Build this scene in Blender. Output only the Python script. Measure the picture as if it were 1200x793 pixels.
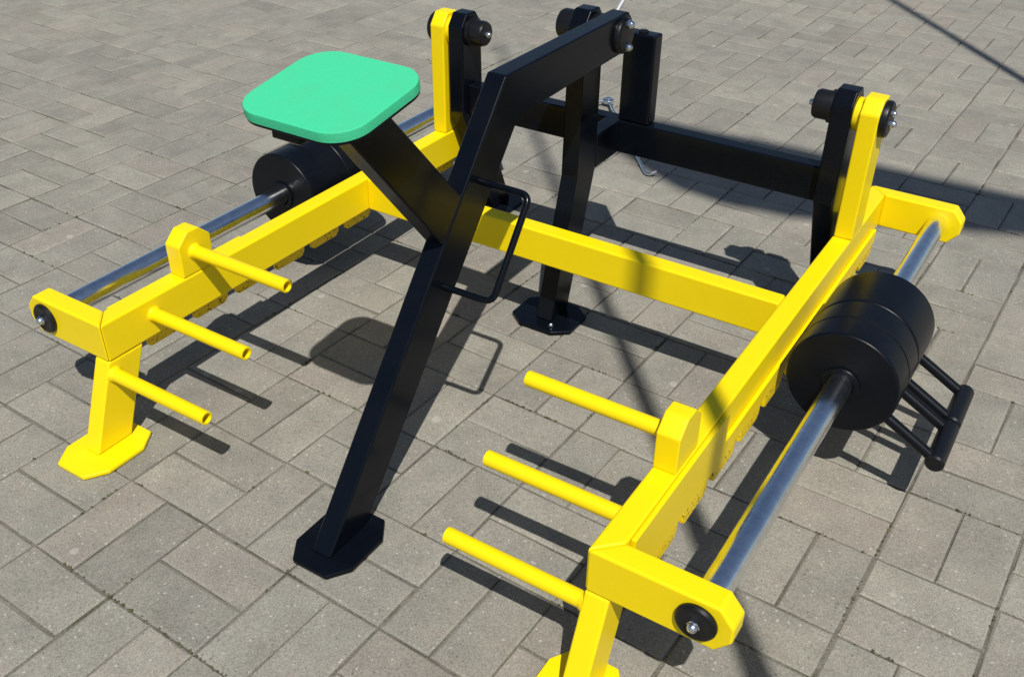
import bpy, bmesh, math, random
from mathutils import Vector, Matrix

random.seed(7)
scene = bpy.context.scene
for o in list(bpy.data.objects):
    bpy.data.objects.remove(o)
COL = scene.collection
PI = math.pi

# ------------------------------------------------------------------ camera
# world axes = the joints of the paving; the machine stands turned by PHI on it
OX, OY, PHI = 0.40622, 0.28581, 0.03246
CAM_LOC = (1.352658, -0.552502, 1.253923)
CAM_R, CAM_U, CAM_B = (0.826486, 0.562867, 0.010033), (-0.321485, 0.457272, 0.829186), (0.462134, -0.688537, 0.558883)
LENS = 34.9069
cam = bpy.data.cameras.new('camera')
cam.lens = LENS; cam.sensor_width = 36; cam.sensor_fit = 'HORIZONTAL'
cam.clip_start = 0.02; cam.clip_end = 2000
camo = bpy.data.objects.new('camera', cam); COL.objects.link(camo)
m = Matrix.Identity(4)
for i, v in enumerate((CAM_R, CAM_U, CAM_B)):
    for j in range(3): m[j][i] = v[j]
m.translation = CAM_LOC
camo.matrix_world = m
scene.camera = camo

# ------------------------------------------------------------------ light
SX, SY = -0.415, 0.487            # ground shift of a shadow per metre of height, machine axes
c0, s0 = math.cos(PHI), math.sin(PHI)
to_sun = Vector((-(c0*SX - s0*SY), -(s0*SX + c0*SY), 1)).normalized()
world = bpy.data.worlds.new('World'); scene.world = world; world.use_nodes = True
nt = world.node_tree; nt.nodes.clear()
sky = nt.nodes.new('ShaderNodeTexSky'); sky.sky_type = 'NISHITA'; sky.sun_disc = False
sky.sun_elevation = math.asin(to_sun.z); sky.sun_rotation = math.atan2(to_sun.x, to_sun.y)
sky.air_density = 0.9; sky.dust_density = 0.5; sky.ozone_density = 1.0
bg = nt.nodes.new('ShaderNodeBackground'); bg.inputs[1].default_value = 0.075
out = nt.nodes.new('ShaderNodeOutputWorld')
nt.links.new(sky.outputs[0], bg.inputs[0]); nt.links.new(bg.outputs[0], out.inputs[0])
sun = bpy.data.lights.new('sun', 'SUN'); sun.energy = 4.6; sun.angle = math.radians(0.53)
sun.color = (1.0, 0.97, 0.915)
suno = bpy.data.objects.new('sun', sun); COL.objects.link(suno)
suno.rotation_euler = to_sun.to_track_quat('Z', 'Y').to_euler(); suno.location = (3, -4, 8)
vs = scene.view_settings
vs.view_transform = 'Standard'; vs.look = 'None'; vs.gamma = 1; vs.exposure = 0.0; vs.use_curve_mapping = False

# ------------------------------------------------------------------ materials
def newmat(name):
    mt = bpy.data.materials.new(name); mt.use_nodes = True
    n = mt.node_tree.nodes; n.clear()
    o = n.new('ShaderNodeOutputMaterial'); b = n.new('ShaderNodeBsdfPrincipled')
    mt.node_tree.links.new(b.outputs[0], o.inputs[0])
    return mt, mt.node_tree, b
def N(t, kind, **kw):
    n = t.nodes.new(kind)
    for k, v in kw.items():
        if k.startswith('i_'):
            key = k[2:]; key = int(key) if key.isdigit() else key.replace('_', ' ')
            n.inputs[key].default_value = v
        else: setattr(n, k, v)
    return n
def L(t, a, b): t.links.new(a, b)
def ramp(t, src, stops):
    r = t.nodes.new('ShaderNodeValToRGB'); e = r.color_ramp.elements
    while len(e) < len(stops): e.new(0.5)
    for el, (p, c) in zip(e, stops):
        el.position = p; el.color = c if len(c) == 4 else (*c, 1)
    L(t, src, r.inputs[0]); return r
def mixc(t, fac, a, b, mode='MIX'):
    n = t.nodes.new('ShaderNodeMix'); n.data_type = 'RGBA'; n.blend_type = mode
    for sock, v in ((n.inputs[0], fac), (n.inputs[6], a), (n.inputs[7], b)):
        if hasattr(v, 'links') or hasattr(v, 'is_linked'): L(t, v, sock)
        else: sock.default_value = v if not isinstance(v, tuple) or len(v) == 4 else (*v, 1)
    return n.outputs[2]
def mth(t, op, a, b=0.0):
    n = t.nodes.new('ShaderNodeMath'); n.operation = op
    for sock, v in ((n.inputs[0], a), (n.inputs[1], b)):
        if hasattr(v, 'is_linked'): L(t, v, sock)
        else: sock.default_value = v
    return n.outputs[0]

def paint(name, col, rough, dirt=0.12, dirtcol=(0.12, 0.10, 0.07), spec=0.5, coat=0.0, bump=0.05, scale=1.0):
    mt, t, b = newmat(name)
    geo = N(t, 'ShaderNodeNewGeometry')
    n1 = N(t, 'ShaderNodeTexNoise', i_Scale=9*scale, i_Detail=6.0, i_Roughness=0.65); L(t, geo.outputs['Position'], n1.inputs['Vector'])
    n2 = N(t, 'ShaderNodeTexNoise', i_Scale=160*scale, i_Detail=4.0, i_Roughness=0.7); L(t, geo.outputs['Position'], n2.inputs['Vector'])
    r1 = ramp(t, n1.outputs[0], [(0.42, (0, 0, 0)), (0.78, (1, 1, 1))])
    r2 = ramp(t, n2.outputs[0], [(0.52, (0, 0, 0)), (0.72, (1, 1, 1))])
    f = mth(t, 'MULTIPLY', mth(t, 'ADD', mth(t, 'MULTIPLY', r1.outputs[0], 0.6), mth(t, 'MULTIPLY', r2.outputs[0], 0.4)), dirt)
    if dirt > 1: f = ramp(t, n2.outputs[0], [(0.57, (0, 0, 0)), (0.62, (1, 1, 1))]).outputs[0]
    c = mixc(t, f, col, dirtcol); L(t, c, b.inputs['Base Color'])
    ro = mth(t, 'ADD', mth(t, 'MULTIPLY', n1.outputs[0], 0.16), rough - 0.08); L(t, ro, b.inputs['Roughness'])
    b.inputs['Specular IOR Level'].default_value = spec
    b.inputs['Coat Weight'].default_value = coat; b.inputs['Coat Roughness'].default_value = 0.12
    bp = N(t, 'ShaderNodeBump', i_Strength=bump, i_Distance=0.002); L(t, n2.outputs[0], bp.inputs['Height']); L(t, bp.outputs[0], b.inputs['Normal'])
    return mt

M = {}
M['yellow'] = paint('yellow_paint', (0.92, 0.69, 0.002), 0.38, 0.12, (0.55, 0.37, 0.01), spec=0.30, bump=0.10)
M['tab'] = paint('worn_yellow_paint', (0.88, 0.62, 0.002), 0.45, 1.6, (0.03, 0.016, 0.004), spec=0.4, bump=0.2, scale=0.9)
M['black'] = paint('black_paint', (0.0026, 0.0040, 0.0070), 0.24, 0.12, (0.018, 0.020, 0.024), spec=0.13, coat=0.10, bump=0.04)
M['rubber'] = paint('black_plastic', (0.005, 0.0055, 0.007), 0.38, 0.15, (0.03, 0.03, 0.03), spec=0.35, bump=0.08)
M['weight'] = paint('black_weight_paint', (0.0028, 0.0040, 0.0068), 0.34, 0.3, (0.020, 0.021, 0.024), spec=0.20, coat=0.0, bump=0.07)
M['green'] = paint('green_rubber', (0.052, 0.59, 0.29), 0.66, 0.7, (0.085, 0.47, 0.25), spec=0.3, bump=0.5, scale=2.2)
M['dark_pole'] = paint('grey_pole_paint', (0.18, 0.18, 0.19), 0.4)
M['pale'] = paint('pale_paint', (0.72, 0.72, 0.74), 0.4)
M['cloth'] = paint('banner_cloth', (0.55, 0.55, 0.58), 0.8)

def metal(name, col, rough, var=0.1):
    mt, t, b = newmat(name)
    geo = N(t, 'ShaderNodeNewGeometry')
    mp = N(t, 'ShaderNodeMapping'); mp.inputs['Scale'].default_value = (1, 1, 1)
    L(t, geo.outputs['Position'], mp.inputs['Vector'])
    n1 = N(t, 'ShaderNodeTexNoise', i_Scale=45.0, i_Detail=5.0, i_Roughness=0.7); L(t, mp.outputs[0], n1.inputs['Vector'])
    n2 = N(t, 'ShaderNodeTexNoise', i_Scale=420.0, i_Detail=2.0); L(t, mp.outputs[0], n2.inputs['Vector'])
    r = ramp(t, n1.outputs[0], [(0.35, tuple(c*0.86 for c in col)), (0.6, col)])
    L(t, r.outputs[0], b.inputs['Base Color'])
    b.inputs['Metallic'].default_value = 1.0
    L(t, mth(t, 'ADD', mth(t, 'MULTIPLY', n1.outputs[0], var*2), rough - var), b.inputs['Roughness'])
    bp = N(t, 'ShaderNodeBump', i_Strength=0.04, i_Distance=0.001); L(t, n2.outputs[0], bp.inputs['Height']); L(t, bp.outputs[0], b.inputs['Normal'])
    return mt
M['chrome'] = metal('chromed_steel', (0.97, 0.98, 0.99), 0.20, 0.08)
M['zinc'] = metal('zinc_bolt', (0.72, 0.74, 0.77), 0.25, 0.06)

def paver_mat():
    mt, t, b = newmat('concrete_paver')
    geo = N(t, 'ShaderNodeNewGeometry'); P = geo.outputs['Position']
    oi = N(t, 'ShaderNodeObjectInfo'); at = N(t, 'ShaderNodeAttribute', attribute_name='tone')
    key = mth(t, 'ADD', mth(t, 'MULTIPLY', oi.outputs['Random'], 57.31), mth(t, 'MULTIPLY', at.outputs['Fac'], 91.7))
    wn = N(t, 'ShaderNodeTexWhiteNoise', noise_dimensions='1D'); L(t, key, wn.inputs['W'])
    sep = N(t, 'ShaderNodeSeparateColor'); L(t, wn.outputs['Color'], sep.inputs[0])
    # each block offsets its own noise, so no texture runs across a joint
    off = N(t, 'ShaderNodeVectorMath', operation='SCALE'); L(t, wn.outputs['Color'], off.inputs[0]); off.inputs['Scale'].default_value = 40.0
    pv = N(t, 'ShaderNodeVectorMath', operation='ADD'); L(t, P, pv.inputs[0]); L(t, off.outputs[0], pv.inputs[1])
    tone = ramp(t, sep.outputs[0], [(0.0, (0.228, 0.216, 0.185)), (0.3, (0.252, 0.239, 0.205)), (0.7, (0.264, 0.251, 0.215)), (1.0, (0.288, 0.272, 0.231))])
    pink = ramp(t, sep.outputs[1], [(0.72, (0, 0, 0)), (1.0, (1, 1, 1))])
    c = mixc(t, mth(t, 'MULTIPLY', pink.outputs[0], 0.32), tone.outputs[0], (0.30, 0.248, 0.213))
    nw = N(t, 'ShaderNodeTexNoise', i_Scale=19.0, i_Detail=4.0, i_Roughness=0.65); L(t, pv.outputs[0], nw.inputs['Vector'])
    rw = ramp(t, nw.outputs[0], [(0.5, (0, 0, 0)), (0.72, (1, 1, 1))])
    c = mixc(t, mth(t, 'MULTIPLY', rw.outputs[0], 0.28), c, (0.275, 0.222, 0.185))
    nb = N(t, 'ShaderNodeTexNoise', i_Scale=11.0, i_Detail=5.0, i_Roughness=0.6); L(t, pv.outputs[0], nb.inputs['Vector'])
    rb = ramp(t, nb.outputs[0], [(0.3, (0.85, 0.855, 0.85)), (0.7, (1.12, 1.125, 1.10))])
    c = mixc(t, 1.0, c, rb.outputs[0], 'MULTIPLY')
    # wide stains over many blocks
    ns = N(t, 'ShaderNodeTexNoise', i_Scale=1.7, i_Detail=5.0, i_Roughness=0.62); L(t, P, ns.inputs['Vector'])
    rs = ramp(t, ns.outputs[0], [(0.3, (0.92, 0.925, 0.94)), (0.68, (1.05, 1.045, 1.03))])
    c = mixc(t, 1.0, c, rs.outputs[0], 'MULTIPLY')
    # sand grain and aggregate
    ng = N(t, 'ShaderNodeTexNoise', i_Scale=330.0, i_Detail=3.0, i_Roughness=0.75); L(t, P, ng.inputs['Vector'])
    rg = ramp(t, ng.outputs[0], [(0.3, (0.58, 0.57, 0.55)), (0.5, (1, 1, 1)), (0.70, (1.42, 1.41, 1.38))])
    c = mixc(t, 0.85, c, rg.outputs[0], 'MULTIPLY')
    vo = N(t, 'ShaderNodeTexVoronoi', i_Scale=120.0); wv = N(t, 'ShaderNodeVectorMath', operation='SCALE'); L(t, ng.outputs['Color'], wv.inputs[0]); wv.inputs['Scale'].default_value = 0.006; wa = N(t, 'ShaderNodeVectorMath', operation='ADD'); L(t, pv.outputs[0], wa.inputs[0]); L(t, wv.outputs[0], wa.inputs[1]); L(t, wa.outputs[0], vo.inputs['Vector'])
    vs_ = N(t, 'ShaderNodeSeparateColor'); L(t, vo.outputs['Color'], vs_.inputs[0])
    spot = mth(t, 'MULTIPLY', mth(t, 'LESS_THAN', vo.outputs['Distance'], 0.26), mth(t, 'GREATER_THAN', vs_.outputs[0], 0.90))
    c = mixc(t, mth(t, 'MULTIPLY', spot, 0.42), c, (0.60, 0.58, 0.52))
    spot2 = mth(t, 'MULTIPLY', mth(t, 'LESS_THAN', vo.outputs['Distance'], 0.24), mth(t, 'LESS_THAN', vs_.outputs[0], 0.07))
    c = mixc(t, mth(t, 'MULTIPLY', spot2, 0.6), c, (0.09, 0.085, 0.075))
    vb = N(t, 'ShaderNodeTexVoronoi', i_Scale=14.0); L(t, pv.outputs[0], vb.inputs['Vector'])
    vbs = N(t, 'ShaderNodeSeparateColor'); L(t, vb.outputs['Color'], vbs.inputs[0])
    nd = mth(t, 'ADD', vb.outputs['Distance'], mth(t, 'MULTIPLY', mth(t, 'SUBTRACT', ng.outputs[0], 0.5), 0.12))
    blot = mth(t, 'MULTIPLY', mth(t, 'LESS_THAN', nd, 0.13), mth(t, 'GREATER_THAN', vbs.outputs[1], 0.90))
    c = mixc(t, mth(t, 'MULTIPLY', blot, 0.35), c, (0.52, 0.50, 0.44))
    L(t, c, b.inputs['Base Color'])
    b.inputs['Roughness'].default_value = 0.86; b.inputs['Specular IOR Level'].default_value = 0.3
    hsum = mth(t, 'ADD', ng.outputs[0], mth(t, 'MULTIPLY', nb.outputs[0], 1.2))
    bp = N(t, 'ShaderNodeBump', i_Strength=0.45, i_Distance=0.0016); L(t, hsum, bp.inputs['Height']); L(t, bp.outputs[0], b.inputs['Normal'])
    return mt
M['paver'] = paver_mat()

def sand_mat():
    mt, t, b = newmat('joint_sand')
    geo = N(t, 'ShaderNodeNewGeometry'); P = geo.outputs['Position']
    n1 = N(t, 'ShaderNodeTexNoise', i_Scale=7.0, i_Detail=6.0); L(t, P, n1.inputs['Vector'])
    n2 = N(t, 'ShaderNodeTexNoise', i_Scale=300.0, i_Detail=3.0); L(t, P, n2.inputs['Vector'])
    r = ramp(t, n1.outputs[0], [(0.36, (0.085, 0.077, 0.062)), (0.54, (0.17, 0.155, 0.127)), (0.70, (0.085, 0.084, 0.048))])
    g = ramp(t, n2.outputs[0], [(0.3, (0.6, 0.6, 0.6)), (0.7, (1.3, 1.3, 1.3))])
    L(t, mixc(t, 1.0, r.outputs[0], g.outputs[0], 'MULTIPLY'), b.inputs['Base Color'])
    b.inputs['Roughness'].default_value = 0.95
    bp = N(t, 'ShaderNodeBump', i_Strength=0.7, i_Distance=0.003); L(t, n2.outputs[0], bp.inputs['Height']); L(t, bp.outputs[0], b.inputs['Normal'])
    return mt
M['sand'] = sand_mat()
def moss_mat():
    mt, t, b = newmat('joint_moss')
    geo = N(t, 'ShaderNodeNewGeometry')
    n = N(t, 'ShaderNodeTexNoise', i_Scale=60.0, i_Detail=4.0); L(t, geo.outputs['Position'], n.inputs['Vector'])
    r = ramp(t, n.outputs[0], [(0.35, (0.055, 0.055, 0.030)), (0.6, (0.10, 0.098, 0.045)), (0.75, (0.14, 0.12, 0.07))])
    L(t, r.outputs[0], b.inputs['Base Color']); b.inputs['Roughness'].default_value = 0.95
    return mt
M['moss'] = moss_mat()
def grit_mat():
    mt, t, b = newmat('pale_grit')
    geo = N(t, 'ShaderNodeNewGeometry')
    n = N(t, 'ShaderNodeTexNoise', i_Scale=25.0, i_Detail=3.0); L(t, geo.outputs['Position'], n.inputs['Vector'])
    r = ramp(t, n.outputs[0], [(0.35, (0.16, 0.14, 0.11)), (0.55, (0.42, 0.39, 0.33)), (0.7, (0.6, 0.58, 0.52))])
    L(t, r.outputs[0], b.inputs['Base Color']); b.inputs['Roughness'].default_value = 0.85
    return mt
M['grit'] = grit_mat()

# ------------------------------------------------------------------ helpers
CEN = {}          # object -> its origin in root coordinates
def tag(o, label=None, cat=None, group=None, kind=None):
    if label: o['label'] = label
    if cat: o['category'] = cat
    if group: o['group'] = group
    if kind: o['kind'] = kind
    return o
def root(name, loc, rz):
    o = bpy.data.objects.new(name, None); COL.objects.link(o)
    o.empty_display_size = 0.05; o.location = loc; o.rotation_euler = (0, 0, rz); CEN[o] = Vector((0, 0, 0))
    return o
def link(name, bm, mat, parent=None, smooth=True, wn=False):
    bmesh.ops.recalc_face_normals(bm, faces=bm.faces)
    me = bpy.data.meshes.new(name)
    lo = Vector([min(v.co[i] for v in bm.verts) for i in range(3)]); hi = Vector([max(v.co[i] for v in bm.verts) for i in range(3)])
    cen = (lo + hi)/2
    bmesh.ops.translate(bm, verts=bm.verts, vec=-cen)
    for f in bm.faces: f.smooth = smooth
    bm.to_mesh(me); bm.free()
    me.materials.append(mat)
    o = bpy.data.objects.new(name, me); COL.objects.link(o)
    CEN[o] = cen
    if parent: o.parent = parent; o.location = cen - CEN[parent]
    else: o.location = cen
    if wn:
        md = o.modifiers.new('normals', 'WEIGHTED_NORMAL'); md.weight = 100; md.keep_sharp = False
    elif smooth:
        me.set_sharp_from_angle(angle=math.radians(38))
        md = o.modifiers.new('normals', 'WEIGHTED_NORMAL'); md.weight = 100; md.keep_sharp = True
    return o
def prism(name, pts, axis, lo, hi, mat, parent, bevel=0.004, seg=2):
    bm = bmesh.new()
    def mk(a, b, h):
        return {'x': (h, a, b), 'y': (a, h, b), 'z': (a, b, h)}[axis]
    A = [bm.verts.new(mk(a, b, lo)) for a, b in pts]; B = [bm.verts.new(mk(a, b, hi)) for a, b in pts]
    n = len(pts)
    bm.faces.new(A); bm.faces.new(B[::-1])
    for i in range(n): bm.faces.new((A[i], B[i], B[(i+1) % n], A[(i+1) % n]))
    if bevel: bmesh.ops.bevel(bm, geom=bm.edges[:], offset=bevel, segments=seg, profile=0.5, affect='EDGES', clamp_overlap=True)
    return link(name, bm, mat, parent, wn=True)
def box(name, x, y, z, mat, parent, bevel=0.004, seg=2):
    return prism(name, [(x[0], y[0]), (x[1], y[0]), (x[1], y[1]), (x[0], y[1])], 'z', z[0], z[1], mat, parent, bevel, seg)
def frame_of(d):
    d = Vector(d).normalized(); a = Vector((0, 0, 1)) if abs(d.z) < 0.9 else Vector((0, 1, 0))
    u = d.cross(a).normalized(); return d, u, d.cross(u)
def lathe_bm(bm, org, d, prof, seg=32, closed=False):
    d, u, w = frame_of(d); org = Vector(org); rings = []
    for t, r in prof:
        if r < 1e-6: rings.append([bm.verts.new(org + d*t)])
        else: rings.append([bm.verts.new(org + d*t + u*(r*math.cos(2*PI*k/seg)) + w*(r*math.sin(2*PI*k/seg))) for k in range(seg)])
    pairs = list(zip(rings, rings[1:])) + ([(rings[-1], rings[0])] if closed else [])
    for a, b in pairs:
        for k in range(seg):
            k2 = (k+1) % seg
            if len(a) == 1 and len(b) == 1: continue
            if len(a) == 1: bm.faces.new((a[0], b[k2], b[k]))
            elif len(b) == 1: bm.faces.new((a[k], a[k2], b[0]))
            else: bm.faces.new((a[k], a[k2], b[k2], b[k]))
def lathe(name, org, d, prof, mat, parent, seg=32, closed=False):
    bm = bmesh.new(); lathe_bm(bm, org, d, prof, seg, closed); return link(name, bm, mat, parent)
def rounded_path(pts, r, n=6):
    P = [Vector(p) for p in pts]; out = [P[0]]
    for i in range(1, len(P)-1):
        a = (P[i-1]-P[i]); b = (P[i+1]-P[i]); rr = min(r, a.length*0.45, b.length*0.45)
        p0 = P[i]+a.normalized()*rr; p1 = P[i]+b.normalized()*rr
        for k in range(n+1):
            s = k/n; out.append(p0*(1-s)**2 + P[i]*2*s*(1-s) + p1*s*s)
    out.append(P[-1]); return out
def tube_bm(bm, path, r, seg=12):
    P = [Vector(p) for p in path]; rings = []; up = None
    for i, p in enumerate(P):
        d = ((P[min(i+1, len(P)-1)] - P[max(i-1, 0)])).normalized()
        if up is None: _, up, _ = frame_of(d)
        u = (up - d*up.dot(d)).normalized(); up = u; w = d.cross(u)
        rr = r[i] if isinstance(r, (list, tuple)) else r
        rings.append([bm.verts.new(p + u*(rr*math.cos(2*PI*k/seg)) + w*(rr*math.sin(2*PI*k/seg))) for k in range(seg)])
    for a, b in zip(rings, rings[1:]):
        for k in range(seg): bm.faces.new((a[k], a[(k+1) % seg], b[(k+1) % seg], b[k]))
    bm.faces.new(rings[0][::-1]); bm.faces.new(rings[-1])
def tube(name, path, r, mat, parent, seg=12):
    bm = bmesh.new(); tube_bm(bm, path, r, seg); return link(name, bm, mat, parent)
def hexbolt(name, org, d, mat, parent, s=1.0):
    bm = bmesh.new(); org = Vector(org); dv = Vector(d).normalized()
    lathe_bm(bm, org, d, [(0, 0), (0, 0.0095*s), (0.0045*s, 0.0095*s), (0.0058*s, 0.0082*s), (0.0058*s, 0)], 6)
    lathe_bm(bm, org + dv*0.0058*s, d, [(0, 0), (0, 0.0078*s), (0.003*s, 0.0074*s), (0.0058*s, 0.0058*s), (0.0076*s, 0.0033*s), (0.0082*s, 0)], 18)
    return link(name, bm, mat, parent)
def foot_plate(parent, mat, cx, cy, hx, hy, cxs, cys, th=0.010):
    pts = [(cx-hx+cxs, cy-hy), (cx+hx-cxs, cy-hy), (cx+hx, cy-hy+cys), (cx+hx, cy+hy-cys), (cx+hx-cxs, cy+hy), (cx-hx+cxs, cy+hy), (cx-hx, cy+hy-cys), (cx-hx, cy-hy+cys)]
    return prism('foot_plate', pts, 'z', 0.0, th, mat, parent, 0.002, 1)
def mp(p):        # machine axes -> world
    return Vector((OX + c0*p[0] - s0*p[1], OY + s0*p[0] + c0*p[1], p[2]))

# ------------------------------------------------------------------ the paving
def sheet(name, size, z, mat):
    bm = bmesh.new(); bmesh.ops.create_grid(bm, x_segments=1, y_segments=1, size=size)
    bmesh.ops.translate(bm, verts=bm.verts, vec=(0, 0, z)); o = link(name, bm, mat); return o
paving = tag(sheet('paving', 400.0, -0.0044, M['sand']), 'grey concrete block paving laid in basket weave', None, None, 'structure')

JOINT, CH = 0.0032, 0.0030
def block_verts(lx, ly, rnd):
    """one block about its own middle, top at z 0: top face, chamfer, sides"""
    hx, hy = lx/2 - JOINT/2, ly/2 - JOINT/2
    j = lambda: rnd.uniform(-0.0009, 0.0009)
    cs = [(-hx+j(), -hy+j()), (hx+j(), -hy+j()), (hx+j(), hy+j()), (-hx+j(), hy+j())]
    V = []
    for q, (x, y) in enumerate(cs):
        sx, sy = (1 if x > 0 else -1), (1 if y > 0 else -1)
        ca, cb = CH*rnd.uniform(0.6, 1.9), CH*rnd.uniform(0.6, 1.9)
        V.append((x - sx*ca, y - sy*cb, 0.0))
    for (x, y) in cs: V.append((x, y, -CH*rnd.uniform(0.7, 1.3)))
    for (x, y) in cs: V.append((x, y, -0.03))
    F = [(0, 1, 2, 3)] + [(4+i, 4+(i+1) % 4, (i+1) % 4, i) for i in range(4)] + [(8+i, 8+(i+1) % 4, 4+(i+1) % 4, 4+i) for i in range(4)]
    return V, F
rnd = random.Random(3)
kinds = {}
for turned in (0, 1):
    for k in range(6):
        V, F = block_verts(*((0.1, 0.2) if turned else (0.2, 0.1)), rnd)
        me = bpy.data.meshes.new('paver'); me.from_pydata(V, [], F); me.materials.append(M['paver'])
        kinds[turned, k] = (me, V, F)
cr, cu, cb_ = Vector(CAM_R), Vector(CAM_U), Vector(CAM_B); cl = Vector(CAM_LOC)
def to_px(p):
    d = Vector(p) - cl; z = -d.dot(cb_)
    if z < 0.05: return None
    f = LENS/36*1200
    return (600 + f*d.dot(cr)/z, 396.5 - f*d.dot(cu)/z, z)
blocks = []
for u in range(-45, 41):
    for v in range(-26, 56):
        up = (u + v) % 2 == 0
        for h in (0, 1):
            x, y = (u*0.2 + 0.05 + 0.1*h, v*0.2 + 0.1) if up else (u*0.2 + 0.1, v*0.2 + 0.05 + 0.1*h)
            vis = 0
            q = to_px((x, y, 0))
            if q and -30 < q[0] < 1230 and -20 < q[1] < 830:
                hx, hy = (0.05, 0.1) if up else (0.1, 0.05)
                c4 = [to_px((x+a*hx, y+b*hy, 0)) for a, b in ((-1, -1), (1, -1), (1, 1), (-1, 1))]
                if all(c4):
                    c4 = [(min(max(a[0], 0), 1200), min(max(a[1], 0), 793)) for a in c4]
                    vis = abs(sum(c4[i][0]*c4[(i+1) % 4][1] - c4[(i+1) % 4][0]*c4[i][1] for i in range(4)))/2
            blocks.append((vis, x, y, 1 if up else 0))
order = sorted(range(len(blocks)), key=lambda i: -blocks[i][0])
single = set(order[:300])
BV, BF, BT = [], [], []
for i, (vis, x, y, turned) in enumerate(blocks):
    k = rnd.randrange(6); me, V, F = kinds[turned, k]
    ang = rnd.gauss(0, 0.004); tx, ty = [max(-0.008, min(0.008, rnd.gauss(0, 0.0045))) for _ in (0, 1)]; dz = -rnd.uniform(0.0004, 0.0016)
    dx, dy = rnd.gauss(0, 0.0006), rnd.gauss(0, 0.0006); flip = rnd.random() < 0.5
    dz -= abs(tx)*0.05 + abs(ty)*0.05
    if i in single:
        o = bpy.data.objects.new('paver', me); COL.objects.link(o); o.parent = paving
        o.location = Vector((x+dx, y+dy, dz)) - CEN[paving]; o.rotation_euler = (tx, ty, ang + (PI if flip else 0))
    else:
        base = len(BV); ca, sa = math.cos(ang + (PI if flip else 0)), math.sin(ang + (PI if flip else 0)); tone = rnd.random()
        for (a, b, c) in V:
            X, Y = ca*a - sa*b, sa*a + ca*b
            BV.append((x+dx+X, y+dy+Y, dz + c + tx*Y - ty*X))
        for f in F: BF.append(tuple(base+q for q in f)); BT.append(tone)
me = bpy.data.meshes.new('paver_field'); me.from_pydata(BV, [], BF); me.materials.append(M['paver'])
a = me.attributes.new('tone', 'FLOAT', 'FACE'); a.data.foreach_set('value', BT)
o = bpy.data.objects.new('paver_field', me); COL.objects.link(o); o.parent = paving; o.location = -CEN[paving]
tag(o, kind='stuff')

# moss lumps and sand crumbs in the joints, grit lying on the blocks
def lump(bm, p, r, flat=0.5):
    res = bmesh.ops.create_icosphere(bm, subdivisions=1, radius=r)
    a = random.uniform(0, 6.28); sx = random.uniform(0.7, 1.5)
    for v in res['verts']:
        x, y, z = v.co; x *= sx; k = 1 + random.uniform(-0.3, 0.3)
        v.co = Vector((math.cos(a)*x - math.sin(a)*y, math.sin(a)*x + math.cos(a)*y, z*flat))*k + Vector(p)
bm = bmesh.new()
for k in range(420):
    x, y = random.uniform(-1.2, 1.9), random.uniform(-0.4, 2.6)
    n = random.choice((1, 1, 2, 3, 6))
    if random.random() < 0.5: x = round(x/0.2)*0.2; dr = (0, 1)
    else: y = round(y/0.2)*0.2; dr = (1, 0)
    for q in range(n):
        s = random.gauss(0, 0.016); t = random.gauss(0, 0.0012)
        lump(bm, (x + dr[0]*s + dr[1]*t, y + dr[1]*s + dr[0]*t, -0.0028), random.uniform(0.0014, 0.0034), 0.8)
for (x, y, dx, dy, n, r) in ((0.215, 0.0, 0.03, 0, 26, 0.0042), (0.30, 0.0, 0.05, 0, 22, 0.003), (0.40, 0.0, 0.05, 0, 30, 0.003), (0.47, 0.0, 0.03, 0, 16, 0.0034), (0.0, 0.2, 0.02, 0.004, 14, 0.003), (0.40, 0.2, 0.02, 0, 10, 0.003), (0.42, 0.6, 0.05, 0, 14, 0.003), (0.48, 0.8, 0.05, 0, 20, 0.0034), (1.2, 0.8, 0.0, 0.06, 16, 0.003), (1.33, 1.0, 0.06, 0, 20, 0.0032), (1.11, 0.8, 0.05, 0, 18, 0.003)):
    for q in range(n//2): lump(bm, (x + random.gauss(0, 1)*dx + random.gauss(0, 0.0016), y + random.gauss(0, 1)*dy + random.gauss(0, 0.0016), -0.002), random.uniform(0.3, 0.9)*r, 0.9)
tag(link('joint_moss', bm, M['moss'], smooth=True), 'tiny tufts of dull green moss and soil in the paving joints', 'moss', None, 'stuff')
bm = bmesh.new()
for k in range(700):
    x, y = random.uniform(-1.4, 1.9), random.uniform(-0.4, 3.0)
    lump(bm, (x, y, -0.0008), random.choice((0.0008, 0.0011, 0.0014, 0.002)), 0.7)
tag(link('loose_grit', bm, M['grit'], smooth=False), 'pale sand grains and grit scattered over the grey paving', 'grit', None, 'stuff')

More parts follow.
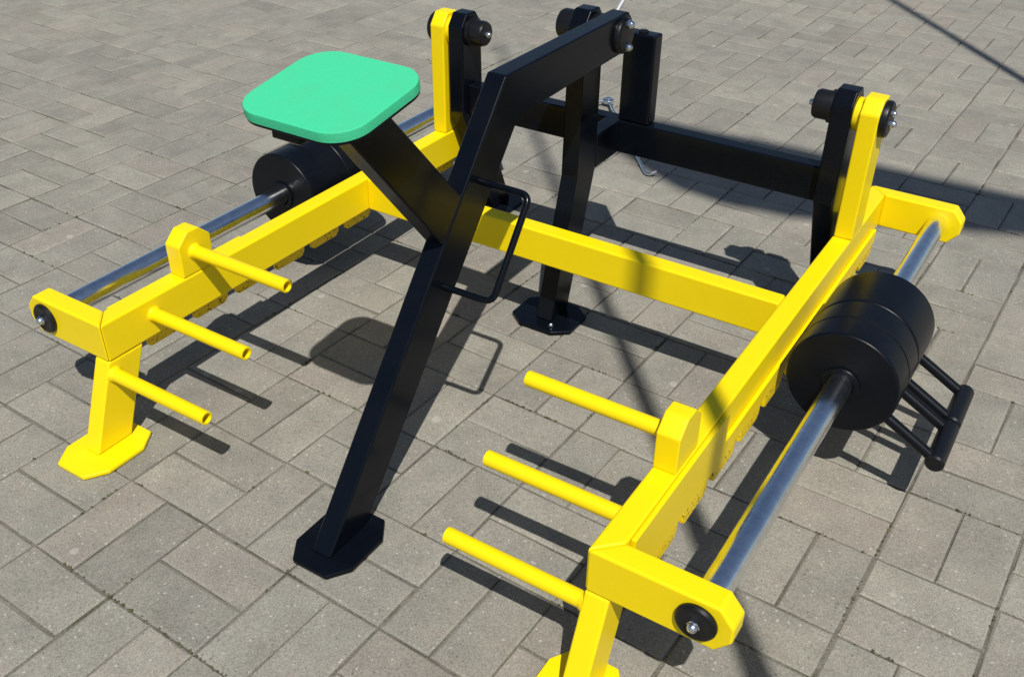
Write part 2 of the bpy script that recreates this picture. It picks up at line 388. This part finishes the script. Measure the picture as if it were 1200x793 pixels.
# ------------------------------------------------------------------ the machine
mach = root('exercise_machine', (OX, OY, 0), PHI)
tag(mach, 'yellow and black steel outdoor exercise machine with a green padded seat', 'exercise machine')
ZB, ZT = 0.185, 0.265
Y1 = 1.38
XB, ZR = 0.665, 0.226      # guide bars
PY, PZ = 1.114, 0.522      # pivot of the lever frame
G = 0.0003                 # half a weld gap
for s in (-1, 1):
    X = lambda v: s*v
    # side beam, mitred into the arms at both ends
    beam = prism('side_beam', [(X(0.5), 0.0+G), (X(0.54), 0.04+G), (X(0.54), Y1-0.04-G), (X(0.5), Y1-G)], 'z', ZB, ZT, M['yellow'], mach, 0.0045, 3)
    # strip with tabs along the outer lower edge
    box('tab_strip', sorted((X(0.5402), X(0.549))), (0.392, 1.29), (0.166, 0.200), M['yellow'], beam, 0.0015, 1)
    box('tab_plate', sorted((X(0.5402), X(0.549))), (0.052, 0.3915), (0.166, 0.2615), M['yellow'], beam, 0.0015, 1)
    y = 0.118
    while y < 1.25:
        pts = [(y, 0.1658), (y+0.094, 0.1658), (y+0.094, 0.147), (y+0.084, 0.137), (y+0.008, 0.137), (y, 0.143)]
        a, b = sorted((X(0.5405), X(0.5485)))
        tab = prism('tab', pts, 'x', a, b, M['tab'], beam, 0.001, 1)
        y += 0.1185
    # arms that hold the guide bar
    for (ya, yb, fr) in ((0.0, 0.04, 1), (Y1, Y1-0.04, 0)):
        bm = bmesh.new()
        prof = [(0.694, ZB), (0.716, ZB+0.026), (0.716, ZB+0.054), (0.694, ZT)]
        lo_a, lo_b = ya, yb
        sg = 1 if yb > ya else -1
        A = [(0.5+G*2, ZB), *prof, (0.5+G*2, ZT)]; B = [(0.54+G*2, ZB), *prof, (0.54+G*2, ZT)]
        va = [bm.verts.new((X(x), ya, z)) for x, z in A]; vb = [bm.verts.new((X(x), yb, z)) for x, z in B]
        bm.faces.new(va); bm.faces.new(vb[::-1])
        for i in range(6): bm.faces.new((va[i], vb[i], vb[(i+1) % 6], va[(i+1) % 6]))
        bmesh.ops.bevel(bm, geom=bm.edges[:], offset=0.0045, segments=3, profile=0.5, affect='EDGES', clamp_overlap=True)
        arm = link('bar_arm', bm, M['yellow'], mach, wn=True)
        w = lathe('washer', (X(XB), ya, ZR), (0, -sg, 0), [(0, 0), (0, 0.030), (0.004, 0.030), (0.0075, 0.027), (0.0085, 0.022), (0.0065, 0.016), (0.0065, 0)], M['rubber'], arm, 36)
        hexbolt('bolt', (X(XB), ya - sg*0.0066, ZR), (0, -sg, 0), M['zinc'], arm, 1.0)
    # guide bar
    lathe('guide_bar', (X(XB), 0.0402, ZR), (0, 1, 0), [(0, 0), (0, 0.022), (Y1-0.0804, 0.022), (Y1-0.0804, 0)], M['chrome'], mach, 48)
    # front leg and foot
    leg = prism('front_leg', [(0.0, ZB-G), (0.08, ZB-G), (0.010, 0.0105), (-0.070, 0.0105)], 'x', *sorted((X(0.5005), X(0.5395))), M['yellow'], mach, 0.004, 3)
    foot_plate(leg, M['yellow'], X(0.514), -0.044, 0.062, 0.080, 0.026, 0.040)
    # block that carries the upper grip, and the three grips
    blk = prism('grip_block', [(0.2, ZT+G), (0.2, 0.332), (0.226, 0.356), (0.254, 0.356), (0.28, 0.332), (0.28, ZT+G)], 'x', *sorted((X(0.5005), X(0.5395))), M['yellow'], mach, 0.003, 2)
    for (py, pz, k) in ((0.236, 0.311, 0), (0.117, 0.230, 1), (0.006, 0.156, 2)):
        Lg = 0.2575 - 0.016
        lathe('grip_peg', (X(0.5), py, pz), (-s, 0, 0), [(-0.001, 0), (-0.001, 0.0165), (0.002, 0.0158), (0.005, 0.0139), (0.009, 0.0132), (Lg-0.002, 0.0132), (Lg-0.0006, 0.0126), (Lg, 0.0108), (Lg-0.0004, 0.0096), (Lg-0.002, 0.009), (Lg-0.03, 0.009), (Lg-0.03, 0)], M['yellow'], mach, 24)
    # post that carries the pivot
    post = prism('pivot_post', [(PY-0.04, ZT+G), (PY-0.04, 0.537), (PY-0.018, 0.565), (PY+0.018, 0.565), (PY+0.04, 0.537), (PY+0.04, ZT+G)], 'x', *sorted((X(0.5025), X(0.5415))), M['yellow'], mach, 0.004, 3)
    lathe('pivot_washer', (X(0.5415), PY, PZ), (s, 0, 0), [(0, 0), (0, 0.037), (0.010, 0.037), (0.014, 0.034), (0.0155, 0.029), (0.0155, 0)], M['rubber'], post, 36)
    hexbolt('bolt', (X(0.557), PY, PZ - 0.008), (s, 0, 0), M['zinc'], post, 0.95)
    hexbolt('bolt', (X(0.557), PY - 0.006, PZ + 0.016), (s, 0, 0), M['zinc'], post, 0.7)
    lathe('bearing', (X(0.5025), PY, PZ), (-s, 0, 0), [(0, 0), (0, 0.033), (0.0135, 0.033), (0.0135, 0)], M['yellow'], post, 32)
    # black rear post: upright above, leaning back below
    rp = prism('rear_post', [(PY-0.04, 0.330), (PY-0.04, 0.543), (PY-0.019, 0.571), (PY+0.019, 0.571), (PY+0.04, 0.543), (PY+0.04, 0.330), (1.295, 0.0105), (1.212, 0.0105)], 'x', *sorted((X(0.446), X(0.4885))), M['black'], mach, 0.004, 3)
    foot_plate(rp, M['black'], X(0.467), 1.256, 0.062, 0.078, 0.026, 0.038)
    lathe('pivot_cap', (X(0.446), PY, PZ+0.004), (-s, 0, 0), [(0, 0), (0, 0.034), (0.010, 0.034), (0.011, 0.030), (0.036, 0.030), (0.042, 0.027), (0.0435, 0.022), (0.0435, 0)], M['rubber'], rp, 36)
    hexbolt('bolt', (X(0.4025), PY, PZ+0.004), (-s, 0, 0), M['zinc'], rp, 0.9)
# yellow cross beam
box('cross_beam', (-0.4994, 0.4994), (0.752, 0.792), (ZB+0.0005, ZT-0.0008), M['yellow'], mach, 0.0045, 3)
# black rear frame
box('rear_cross_beam', (-0.4455, 0.4455), (1.094, 1.134), (0.322, 0.400), M['black'], mach, 0.0045, 3)
mid = prism('middle_post', [(0.80, 0.0105), (0.90, 0.330), (0.90, 0.660), (0.922, 0.688), (0.958, 0.688), (0.98, 0.660), (0.98, 0.330), (0.88, 0.0105)], 'x', -0.061, -0.021, M['black'], mach, 0.004, 3)
foot_plate(mid, M['black'], -0.043, 0.832, 0.078, 0.066, 0.036, 0.028)
hexbolt('bolt', (-0.012, 0.787, 0.0102), (0, 0, 1), M['zinc'], mid, 0.6)
lathe('pivot_cap', (-0.061, 0.945, 0.645), (-1, 0, 0), [(0, 0), (0, 0.034), (0.010, 0.034), (0.011, 0.031), (0.034, 0.031), (0.040, 0.028), (0.042, 0.022), (0.042, 0)], M['rubber'], mid, 36)
lathe('bearing', (-0.021, 0.945, 0.645), (1, 0, 0), [(0, 0), (0, 0.034), (0.0205, 0.034), (0.0205, 0)], M['rubber'], mid, 32)
box('post_bracket', (-0.0605, -0.0215), (0.9805, 1.0935), (0.324, 0.402), M['black'], mach, 0.004, 3)
stop = box('stop_post', (-0.030, 0.046), (1.0945, 1.1335), (0.4005, 0.602), M['black'], mach, 0.005, 3)
lathe('end_cap', (0.008, 1.114, 0.602), (0, 0, 1), [(0, 0), (0, 0.011), (0.003, 0.011), (0.005, 0.008), (0.005, 0)], M['rubber'], stop, 20)
# seat frame: slanting column, level lever, arm to the seat
fl = lambda z: -0.034 + (z-0.01)*0.543/0.674         # front edge of the column
bl = lambda z: fl(z) + 0.1028
col_ = prism('seat_column', [(fl(0.0105), 0.0105), (fl(0.685), 0.685), (0.968, 0.685), (0.985, 0.668), (0.985, 0.622), (0.968, 0.605), (bl(0.605), 0.605), (bl(0.0105), 0.0105)], 'x', 0.0, 0.04, M['black'], mach, 0.004, 3)
lev = col_
foot_plate(col_, M['black'], 0.022, 0.014, 0.062, 0.079, 0.026, 0.038)
lathe('pivot_washer', (0.04, 0.94, 0.645), (1, 0, 0), [(0, 0), (0, 0.036), (0.007, 0.036), (0.011, 0.033), (0.0125, 0.028), (0.0125, 0)], M['rubber'], lev, 36)
hexbolt('bolt', (0.0522, 0.942, 0.668), (1, 0, 0), M['zinc'], lev, 1.0)
hexbolt('bolt', (0.0522, 0.942, 0.622), (1, 0, 0), M['zinc'], lev, 0.9)
sa_lo = lambda z: 0.109 + (0.703 - z)*0.163/0.217
sa_hi = lambda z: sa_lo(z) + 0.0955
prism('seat_arm', [(sa_lo(0.731), 0.731), (sa_hi(0.748), 0.748), (fl(0.517)-0.001, 0.517), (fl(0.447)-0.001, 0.447)], 'x', 0.0005, 0.0395, M['black'], mach, 0.004, 3)
# seat
tilt = 0.168
def seat_slab(name, hx, hy, r, z0, z1, mat, parent, bev):
    bm = bmesh.new(); pts = []
    for (sx, sy, a0) in ((1, -1, -90), (1, 1, 0), (-1, 1, 90), (-1, -1, 180)):
        for k in range(13):
            a = math.radians(a0 + 90*k/12); pts.append((sx*(hx-r) + r*math.cos(a), sy*(hy-r) + r*math.sin(a)))
    n = len(pts)
    rows = [(z0, 0.0), (z1-bev, 0.0), (z1-bev*0.35, bev*0.30), (z1, bev)]
    R = []
    for z, ins in rows:
        R.append([bm.verts.new((x*(1-ins/hx), y*(1-ins/hy), z)) for x, y in pts])
    bm.faces.new(R[0][::-1]); bm.faces.new(R[-1])
    for a, b in zip(R, R[1:]):
        for i in range(n): bm.faces.new((a[i], a[(i+1) % n], b[(i+1) % n], b[i]))
    rot = Matrix.Translation((-0.0024, 0.1242, 0.7694)) @ Matrix.Rotation(tilt, 4, 'X')
    bmesh.ops.transform(bm, matrix=rot, verts=bm.verts)
    return link(name, bm, mat, parent)
seat = seat_slab('seat', 0.1052, 0.0985, 0.051, -0.0150, 0.0, M['green'], mach, 0.0025)
prism('seat_bracket', [(0.050, 0.712), (0.050, 0.7350), (0.160, 0.7530), (0.160, 0.712)], 'x', -0.052, 0.0, M['black'], seat, 0.002, 1)
seat_slab('seat_board', 0.1045, 0.0978, 0.051, -0.0195, -0.0152, M['black'], seat, 0.001)
# hand loop on the column
hp = rounded_path([(0.039, 0.426, 0.525), (0.140, 0.428, 0.523), (0.140, 0.314, 0.372), (0.039, 0.312, 0.371)], 0.018)
tube('hand_loop', hp, 0.0062, M['black'], mach, 14)

# ------------------------------------------------------------------ sliding weights
def weight(s, y0, y1, ang, label, front):
    """ang: direction of the handle, 0 = outward, pi/2 = down"""
    r0 = root('sliding_weight', mp((s*XB, y0, 0)), PHI)
    tag(r0, label, 'weight', 'weights on the chromed bars')
    zc = ZR - 0.0013; Lw = y1 - y0; R = 0.0995; bo = 0.0235
    prof = [(0.0, bo), (0.0, 0.040), (0.0, R-0.005), (0.0015, R-0.0022), (0.0052, R), *([(Lw*0.5-0.0030, R), (Lw*0.5-0.0014, R-0.0026), (Lw*0.5+0.0014, R-0.0026), (Lw*0.5+0.0030, R)] if front else []), (Lw-0.0045, R), (Lw-0.0012, R-0.0018), (Lw, R-0.005), (Lw, bo)]
    body = lathe('disc', (0, 0, zc), (0, 1, 0), prof, M['weight'], r0, 96, True)
    if front: lathe('collar', (0, -0.005, zc), (0, 1, 0), [(0, bo), (0, 0.031), (0.0015, 0.0325), (0.0048, 0.0325), (0.0048, bo)], M['weight'], body, 40, True)
    dx, dz = s*math.cos(ang), -math.sin(ang)
    hd = lathe('handle', (dx*0.208, 0.002, zc+dz*0.208), (0, 1, 0), [(0, 0), (0, 0.0135), (0.003, 0.0168), (Lw-0.007, 0.0168), (Lw-0.004, 0.0135), (Lw-0.004, 0)], M['rubber'], r0, 24)
    for yy in (0.016, Lw - 0.016):
        tube('rod', [(dx*(R-0.004), yy, zc+dz*(R-0.004)), (dx*0.202, yy, zc+dz*0.202)], 0.0098, M['weight'], hd, 14)
for (s_, ang_, y_, txt) in ((1, 29, 0.0, 'with handle jutting outward, on chromed bar'), (-1, 60, 0.018, 'behind the green seat, on chromed bar')):
    weight(s_, 0.622+y_, 0.7485+y_, math.radians(ang_), 'black sliding weight ' + txt + ', nearer the grip pegs', True)
    weight(s_, 0.7500+y_, 0.8765+y_, math.radians(ang_), 'black sliding weight ' + txt + ', nearer the pivot posts', False)

# ------------------------------------------------------------------ wire stand behind the machine
st = root('wire_stand', mp((-0.565, 2.115, 0)), PHI)
tag(st, 'low silver wire stand with hooked legs on the paving behind the machine', 'stand')
lathe('hub', (0, 0, 0.010), (0, 0, 1), [(0, 0), (0, 0.019), (0.003, 0.021), (0.012, 0.019), (0.014, 0.010), (0.017, 0.009), (0.017, 0)], M['zinc'], st, 28)
for a in (-51, 225):
    ca, sa = math.cos(math.radians(a)), math.sin(math.radians(a))
    pth = [(0.015*ca, 0.015*sa, 0.016), (0.18*ca, 0.18*sa, 0.016), (0.57*ca, 0.57*sa, 0.006), (0.588*ca - 0.008*sa, 0.588*sa + 0.008*ca, 0.0065), (0.588*ca - 0.030*sa, 0.588*sa + 0.030*ca, 0.016)]
    tube('leg', rounded_path(pth, 0.014), 0.0048, M['zinc'], st, 12)
rd = root('wire_rod', mp((-1.0, 2.97, 0)), PHI)
tag(rd, 'thin pale metal rod lying on the paving behind the black lever', 'rod')
tube('shaft', [(0.02, -0.06, 0.007), (-0.07, 0.20, 0.007), (-0.20, 0.60, 0.007)], 0.0068, M['pale'], rd, 12)
tube('hook', rounded_path([(0.02, -0.061, 0.007), (0.03, -0.09, 0.007), (0.055, -0.085, 0.009)], 0.012), 0.0060, M['pale'], rd, 12)

# ------------------------------------------------------------------ poles beside the place, whose shadows cross it
def tall_pole(name, x, y, h, r0, r1, label):
    t = root(name, mp((x, y, 0)), PHI); tag(t, label, 'pole')
    lathe('shaft', (0, 0, 0.012), (0, 0, 1), [(0, 0), (0, r0), (h*0.5, (r0+r1)/2), (h-0.02, r1), (h, r1*0.6), (h, 0)], M['dark_pole'], t, 28)
    lathe('base_plate', (0, 0, 0), (0, 0, 1), [(0, 0), (0, 0.09), (0.01, 0.09), (0.0118, 0.086), (0.0118, 0)], M['dark_pole'], t, 8)
    return t
PAX, PAY = 1.704, -0.997
pa = tall_pole('banner_pole', PAX, PAY, 7.1, 0.030, 0.009, 'slim grey pole with an added pale cloth banner, shaped to cast a band of shadow, on a slanted boom')
def lift(sx, sy): 
    z = (sy - PAY)/SY; return (sx - SX*z - PAX, z)
top = [lift(*p) for p in ((-0.50, 2.03), (-0.355, 2.095), (-0.03, 2.105), (0.36, 2.105), (0.78, 2.12), (1.3, 2.15))]
bot = [lift(*p) for p in ((-0.46, 1.90), (-0.375, 1.785), (-0.21, 1.70), (-0.09, 1.637), (0.08, 1.615), (0.27, 1.645), (0.54, 1.765), (0.82, 1.885), (1.3, 2.05))]
bm = bmesh.new()
ring = top + bot[::-1]
A = [bm.verts.new((x, -0.002, z)) for x, z in ring]; B = [bm.verts.new((x, 0.002, z)) for x, z in ring]
bm.faces.new(A); bm.faces.new(B[::-1])
for i in range(len(ring)): bm.faces.new((A[i], A[(i+1) % len(ring)], B[(i+1) % len(ring)], B[i]))
link('banner', bm, M['cloth'], pa, smooth=False)  # unseen banner, added with its outline worked back from the band shadow
tube('boom', [(0.0, 0, top[0][1]-0.12), (top[0][0], 0.0, top[0][1]), (top[2][0], 0, top[2][1]), (top[-1][0], 0, top[-1][1]+0.01)], 0.014, M['dark_pole'], pa, 12)  # boom added to carry the shadow-casting banner along its upper edge
tall_pole('steel_pole', 1.93, 1.665, 6.4, 0.026, 0.020, 'bare slim grey steel pole standing apart on the paving')

scene.render.engine = 'CYCLES'
